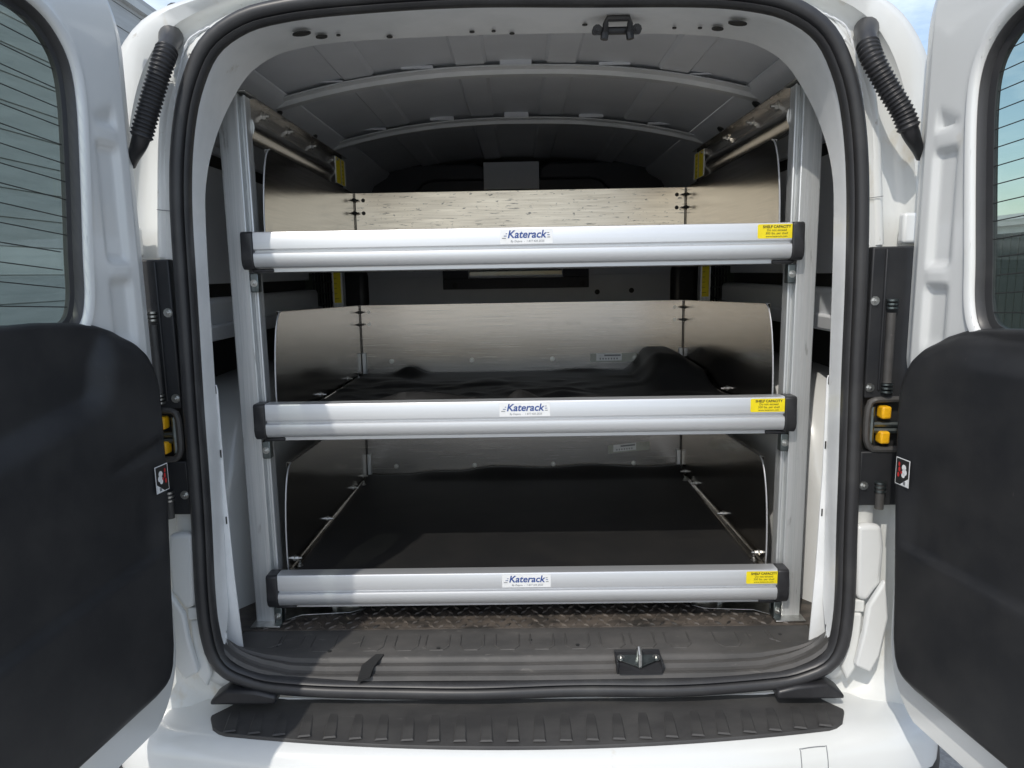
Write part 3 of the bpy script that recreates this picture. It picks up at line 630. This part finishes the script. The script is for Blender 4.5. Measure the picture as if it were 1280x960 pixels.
# ================================================================== shelving rack
XC = .006
rack = empty('shelving_rack', (XC, .6, .583), 'three-tier aluminium shelving rack bolted inside the van', 'shelving')
ZF = .586
for s in (-1, 1):
    x = lambda a, b: (min(XC+s*a, XC+s*b), max(XC+s*a, XC+s*b))
    # front post: box section plus slotted inner channel
    m = MB(); m.box(*x(.5715, .614), .178, .196, ZF, 1.730)
    m.box(*x(.560, .580), .1965, .222, ZF, 1.727).box(*x(.5585, .5645), .186, .1968, ZF, 1.727)
    m.build('front_post', GALV, rack, bevel=.0022)
    MB().box(*x(.552, .622), .172, .235, 1.7305, 1.7335).build('post_cap_plate', STEEL, rack, bevel=.0008)
    MB().box(*x(.6145, .622), .185, .188, 1.655, 1.715).build('edge_clip', STEEL, rack, bevel=.0005)
    # rear post with yellow ruler label
    rp = MB().box(*x(.578, .612), .995, 1.030, ZF, 1.715).build('rear_post', GALV, rack, bevel=.002)
    yl = Label((XC+s*.595, .995, 1.49), (1, 0, 0), (0, 0, 1), (0, -1, 0)); yl.rect(-.016, .016, -.22, .22, 1, .0004).rect(-.0115, .0115, -.218, .218, 0, .0008)
    for k in range(26): yl.rect(-.010, -.010+(.008 if k % 5 else .013), -.205+k*.0165, -.2038+k*.0165, 2, .0011)
    yl.m.build('ruler_label', [YEL, LABW, INK], rp)
    # top rail: ribbed aluminium section running forward from post to post
    sec = [(.566, 1.728), (.548, 1.728), (.548, 1.7255), (.563, 1.7255), (.563, 1.694)]+[(.563-.008*math.sin(math.pi*k/8), 1.694-.046*k/8) for k in range(1, 8)]+[(.563, 1.648), (.563, 1.636), (.566, 1.636)]
    tr = MB().prism([(XC+s*a, .222, z) for a, z in sec], (0, .79, 0)).build('top_rail', ALU, rack, smooth=True, angle=40)
    for y in (.30, .47, .67, .90): MB().hexbolt((XC+s*.563, y, 1.708), (-s, 0, 0), .0075, .008).build('bolt', STEEL, tr)
    yl = Label((XC+s*.5535, .945, 1.682), (0, 1, 0), (0, 0, 1), (-s, 0, 0))
    yl.rect(-.062, .062, -.044, .034, 1, .0008, .002).rect(-.054, -.004, -.043, .033, 0, .0012).rect(.010, .046, -.043, .033, 0, .0012).rect(-.001, .003, -.043, .033, 2, .0012)
    for k in range(6): yl.rect(.014, .030, -.036+k*.012, -.0345+k*.012, 2, .0016)
    yl.m.build('load_label', [YEL, LABW, INK], tr)
    # front foot plate with lashing ring
    fp = MB()
    pts = [(.618, .172), (.618, .24), (.40, .33), (.385, .31), (.385, .255), (.41, .238), (.52, .228), (.55, .205), (.552, .172)]
    fp.prism([(XC+s*a, b-.02, .5845) for a, b in pts], (0, 0, .003))
    fo = fp.build('foot_plate', STEEL, rack, bevel=.0008)
    c = Vector((XC+s*.425, .270, .5895))
    MB().tube([c+Vector((.030*math.cos(t*math.pi/12), .016*math.sin(t*math.pi/12), .010+.010*math.sin(t*math.pi/12))) for t in range(24)], .0035, 8, closed=True).build('lashing_ring', STEEL, fo, smooth=True)
    MB().hexbolt((XC+s*.455, .262, .5875), (0, 0, 1), .010, .009).build('bolt', STEEL, fo)

def zl(z): return z
LIP = [(1.451, 1.388, 1.617, 1.632), (1.092, 1.032, 1.262, 1.283), (.7085, .690, .915, .934)]   # lip top, deck, back panel top, side panel top
YB = 1.0
decks = []
for si, (zt, zd, zbk, zsd) in enumerate(LIP):
    sh = empty('shelf', (XC, .6, zd), parent=rack)
    sh['label'] = ['topmost shelf tray with scratched back panel', 'middle shelf tray between two others', 'bottom shelf tray just above the van floor'][si]
    # deck
    MB().box(XC-.556, XC+.556, .165, YB-.001, zd-.004, zd-.001).build('deck', ALU, sh)
    fl_ = MB().box(XC-.556, XC+.556, .215, YB-.03, zd-.020, zd-.016).build('deck_underside', ALU, sh)
    # front extrusion
    sec = [(.182, 0), (.1535, 0), (.1515, -.001), (.1500, -.004), (.1498, -.0345), (.1510, -.0360), (.1560, -.0370), (.1560, -.0415), (.1500, -.0420), (.1475, -.0440), (.1462, -.0500), (.1468, -.0600), (.1490, -.0665), (.1530, -.0710), (.1600, -.0735), (.1660, -.0738), (.1660, -.0815), (.1700, -.0830), (.1990, -.0830), (.1990, -.0760), (.1720, -.0700), (.1790, -.0300), (.182, -.010)]
    MB().prism([(XC-.5525, y, zt+z) for y, z in sec], (1.105, 0, 0)).build('front_extrusion', ANOD, sh, smooth=True, angle=28)
    for s in (-1, 1):
        x = lambda a, b: (min(XC+s*a, XC+s*b), max(XC+s*a, XC+s*b))
        xa, xb = x(.5495, .5745)
        cap = [(.184, .001), (.150, .001), (.1455, -.003), (.1445, -.045), (.1432, -.055), (.146, -.068), (.153, -.076), (.166, -.0765), (.184, -.0765)]
        MB().prism([(xa, y, zt+z) for y, z in cap], (xb-xa, 0, 0)).build('end_cap', GLOSSB, sh, bevel=.0035, seg=3)
        # lower foot of the cap and post bracket
        MB().box(*x(.515, .56), .160, .192, zt-.0825, zt-.0745).build('cap_foot', GLOSSB, sh, bevel=.003)
        MB().box(*x(.551, .568), .168, .188, zt-.123, zt-.0835).build('post_bracket', DSTEEL, sh, bevel=.002)
        MB().hexbolt((XC+s*.560, .168, zt-.104), (0, -1, 0), .005, .006).build('bolt', STEEL, sh)
        # side panel: rounded front edge, small folded hook on top
        xf, xbk = .541, .527
        def xp(y): return XC+s*(xf+(xbk-xf)*(y-.2)/.8)
        H = zsd-zd; outl = [(.205, 0), (.203, .035)]+[(.203+.062*(1-math.cos(t*math.pi/2/10)), .04+(H-.04)*math.sin(t*math.pi/2/10)) for t in range(0, 11)]
        outl = outl+[(YB, zbk-zd), (YB, 0)]
        m = MB(); n = len(outl)
        pa = [Vector((xp(y), y, zd+z)) for y, z in outl]; pb = [p+Vector((s*.0018, 0, 0)) for p in pa]
        m.add(pa+pb, [tuple(range(n)), tuple(range(2*n-1, n-1, -1))]+[(i, (i+1) % n, (i+1) % n+n, i+n) for i in range(n)])
        sp_ = m.build('side_panel', ALUS, sh)
        sp_.modifiers.new('tri', 'TRIANGULATE')
        y0 = outl[12][0]; a = Vector((xp(y0), y0, zsd)); b = Vector((xp(YB), YB, zbk))
        hk = [Vector((0, 0, 0)), Vector((s*.012, 0, 0)), Vector((s*.012, 0, -.010)), Vector((s*.0105, 0, -.010)), Vector((s*.0105, 0, -.0015)), Vector((0, 0, -.0015))]
        MB().add([a+h for h in hk]+[b+h for h in hk], [tuple(range(6)), tuple(range(11, 5, -1))]+[(i, (i+1) % 6, (i+1) % 6+6, i+6) for i in range(6)]).build('folded_edge', ALU, sh)
        # bright edge trim following the curve
        MB().tube([Vector((xp(y)+s*.0009, y-.0006, zd+z)) for y, z in outl[:13]], .0017, 6).build('edge_bead', ANOD, sh, smooth=True)
        # bottom flange and its fixings
        m = MB(); m.add([(xp(.205), .205, zd), (xp(.205)-s*.005, .205, zd), (xp(YB)-s*.005, YB-.02, zd), (xp(YB), YB-.02, zd), (xp(.205), .205, zd+.0025), (xp(.205)-s*.005, .205, zd+.0015), (xp(YB)-s*.005, YB-.02, zd+.0015), (xp(YB), YB-.02, zd+.0025)], [(4, 5, 6, 7), (0, 1, 5, 4), (1, 2, 6, 5), (2, 3, 7, 6), (3, 0, 4, 7)])
        m.build('bottom_flange', ALU, sh)
        for y in (.25, .52, .80, .93): MB().hexbolt((xp(y)-s*.0005, y, zd+.018), (-s, 0, 0), .0045, .008).build('bolt', STEEL, sh)
        for y in (.24, .88): MB().hexbolt((xp(y)-s*.014, y, zd+.0022), (0, 0, 1), .0045, .007).build('bolt', STEEL, sh)
        for dz in (.022, .062):
            MB().hexbolt((xp(YB-.012)-s*.0005, YB-.012, zbk-dz), (-s, 0, 0), .0045, .008).build('bolt', STEEL if si else INK, sh)
            MB().hexbolt((xp(YB)-s*.028, YB-.001, zbk-dz), (0, -1, 0), .0040, .004).build('bolt', STEEL if si else INK, sh)
        # corner gusset
        MB().box(*sorted((xp(YB)-s*.001, xp(YB)-s*.014)), YB-.010, YB-.002, zd, zd+.075).build('corner_gusset', ANOD, sh, bevel=.002)
    for s in (-1, 1):      # open joint where side and back sheet meet
        xj = XC+s*(.527-.0022); MB().box(xj-.0013, xj+.0013, YB-.0036, YB-.0012, zd+.075, zbk-.001).build('corner_joint', INK, sh)
    bpn = MB().box(XC-.527, XC+.527, YB-.001, YB+.001, zd, zbk).build('back_panel', ALUW if si == 0 else ALU, sh)
    for x in (-.43, -.165, .10, .37): MB().hexbolt((XC+x, YB-.001, zd+.045 if si == 1 else zd+.03), (0, -1, 0), .0050, .005).build('bolt', STEEL, sh)
    # logo and capacity stickers on the front extrusion
    pl, pc = (((658, 297), (971, 288)), ((656, 513), (961, 508)), ((658, 721.5), (955, 719)))[si]
    c = up(*pl, Y=.1495); lb = Label((c.x, .1498, zt-.0185), (1, 0, 0), (0, 0, 1), (0, -1, 0))
    lb.rect(-.0535, .0535, -.0150, .0150, 0, .0004)
    lb.text('Katerack', 0, .0035, .0215, 1, .0008, shear=.22, bold=.00045)
    for k in range(3):
        lb.rect(-.0500+.004*(k), -.0415+.0012*k, -.0042+.0045*k, -.0028+.0045*k, 1 if k else 2, .0008)
        lb.rect(.0425, .0485-.001*k, -.0030+.0045*k, -.0016+.0045*k, 2 if k != 1 else 1, .0008)
    lb.text('By Dejana  -  1 877 425 2525', .002, -.0098, .0058, 2, .0008, shear=.2)
    lb.m.build('logo_sticker', [LABW, BLUE, GREYI], sh)
    c = up(*pc, Y=.1495); lb = Label((c.x, .1498, zt-.0175), (1, 0, 0), (0, 0, 1), (0, -1, 0)); hw, hh, r = .0385, .0142, .003
    lb.poly([(sx*(hw-r)+r*math.cos(a), sy*(hh-r)+r*math.sin(a)) for sx, sy, a0 in ((1, 1, 0), (-1, 1, 90), (-1, -1, 180), (1, -1, 270)) for a in (rad(a0), rad(a0+30), rad(a0+60), rad(a0+90))], 0, .0004)
    lb.text('SHELF CAPACITY', 0, .0088, .0074, 1, .0008, bold=.0002); lb.text('Do not exceed', 0, .0022, .0066, 1, .0008)
    lb.text('300 lbs. per shelf', 0, -.0042, .0066, 1, .0008); lb.text('www.katerack.com', 0, -.0103, .0056, 1, .0008)
    lb.m.build('capacity_sticker', [YEL, INK], sh)
    # bar-code label on the back panel
    if si:
        a, b = (((738, 446), (796, 446)), ((760, 560), (812, 557)))[si-1]
        A, B = up(*a, Y=YB), up(*b, Y=YB)
        lb = Label(((A.x+B.x)/2, YB-.001, (A.z+B.z)/2), (1, 0, .0 if si == 1 else .09), (0, 0, 1), (0, -1, 0)); h = (B.x-A.x)/2
        lb.rect(-h, h, -.016, .012, 1, .0004).rect(-h*.75, h*.35, -.012, .012, 0, .0007).rect(-h*.40, h*.30, .003, .008, 2, .0010)
        for k in range(7): lb.rect(-h*.6+k*h*.12, -h*.55+k*h*.12, -.008, -.003, 2, .0010)
        lb.m.build('barcode_label', [LABW, CLEARL, GREYI], sh)

# ---- rubber mats lying on two shelves
from mathutils import noise as NZ
def rubber_mat(label, zd, si, x0, x1, y0, y1, hf):
    nx, ny = 96, 70; rows = []
    for j in range(ny+1):
        y = y0+(y1-y0)*j/ny; rows.append([])
        for i in range(nx+1):
            x = x0+(x1-x0)*i/nx; xx, yy, h = hf(x, y); rows[-1].append(Vector((xx, yy, zd+.003+h)))
    m = MB().grid(rows)
    o = m.build('rubber_mat', MATR, None, smooth=True, angle=70)
    md = o.modifiers.new('thick', 'SOLIDIFY'); md.thickness = .003; md.offset = 1
    o['label'] = label; o['category'] = 'mat'; return o
def h2(x, y):
    h = .020*max(0, NZ.noise(Vector((x*5.5+y*1.5, y*9, 1.3))))*sm(.97, .80, y)*sm(.22, .35, y)
    h += .010*max(0, NZ.noise(Vector((x*14+2, y*22, 4.))))*sm(.95, .6, y)*sm(.22, .35, y)*sm(.35, .1, x)
    for cx, cy, ax, ay, a, rt in ((-.28, .42, .11, .018, .030, .2), (-.12, .36, .10, .016, .028, -.25), (.0, .40, .06, .018, .036, .9), (.14, .35, .12, .015, .024, .15), (-.40, .36, .10, .02, .024, 0), (-.36, .95, .045, .04, .028, 0), (.20, .985, .08, .03, .008, 0)):
        dx, dy = x-cx, y-cy; u = dx*math.cos(rt)+dy*math.sin(rt); v = -dx*math.sin(rt)+dy*math.cos(rt)
        h += a*math.exp(-(u/ax)**2-(v/ay)**2)
    cr = sm(.34, .42, x)*sm(.55, .84, y); h += .075*cr*(1-.45*sm(.47, .53, x))
    return x, min(y, YB-.006), h
rubber_mat('creased black rubber mat with curled corner, on middle shelf', 1.032, 1, XC-.524, XC+.524, .20, YB-.006, h2)
def h3(x, y):
    h = .0012*NZ.noise(Vector((x*3, y*3, 2.)))
    b = sm(.90, .985, y); w = .010+.012*NZ.noise(Vector((x*4.5, 0, 7.3)))-.012*sm(-.30, -.42, x)+.012*sm(-.22, -.1, x)
    h += b*max(0, w)
    return x, min(y, YB-.006), h
rubber_mat('flat black rubber mat covering the bottom shelf', .690, 2, XC-.527, XC+.522, .186, YB-.006, h3)

# ================================================================== background
bw = empty('siding_building', (-4.2, 6, 0), 'long grey building clad in horizontal boards, seen past the shaded van door', 'building')
Z0 = 0; k = 0
while Z0 < 4.25:
    h = .235; band = 1.45 < Z0+h/2 < 1.75
    MB().prism([(-4.2, -2.0, Z0), (-4.2+.022, -2.0, Z0+.004), (-4.2+.016, -2.0, Z0+h-.006), (-4.2, -2.0, Z0+h-.006)], (0, 20, 0)).build('siding_board', PALE if band else SIDING, bw)
    Z0 += h; k += 1
MB().box(-4.45, -4.2, -2, 18, 0, 4.28).build('wall', SIDING, bw)
MB().box(-4.5, -4.12, -2.05, 18.05, 4.28, 4.36).build('coping', PALE, bw)
fn = empty('board_fence', (5.2, 5, 0), 'dark board fence seen through the sunlit door window', 'fence')
me = None
for i in range(110):
    y = -1.5+i*.125
    if me is None:
        m = MB().box(5.19, 5.21, y, y+.108, .05, 1.68); o = m.build('fence_board', FENCEM, fn); me = o.data
    else: link_mesh('fence_board', me, FENCEM, fn, (5.2, y+.054, .05))
for z in (.35, 1.35): MB().box(5.21, 5.25, -1.5, 12.2, z, z+.09).build('fence_rail', FENCEM, fn)
for i in range(7): MB().box(5.25, 5.33, -1.5+i*2.2, -1.42+i*2.2, 0, 1.7).build('fence_post', FENCEM, fn)
wb = empty('white_shed', (14, 12, 0), 'low white shed beyond the dark fence', 'building')
MB().box(13, 18, 2, 26, 0, 2.35).build('wall', PALE, wb)
MB().prism([(12.8, 1.8, 2.35), (18.2, 1.8, 2.35), (18.2, 1.8, 2.5), (15.5, 1.8, 2.9), (12.8, 1.8, 2.5)], (0, 24.4, 0)).build('roof', SIDING, wb)
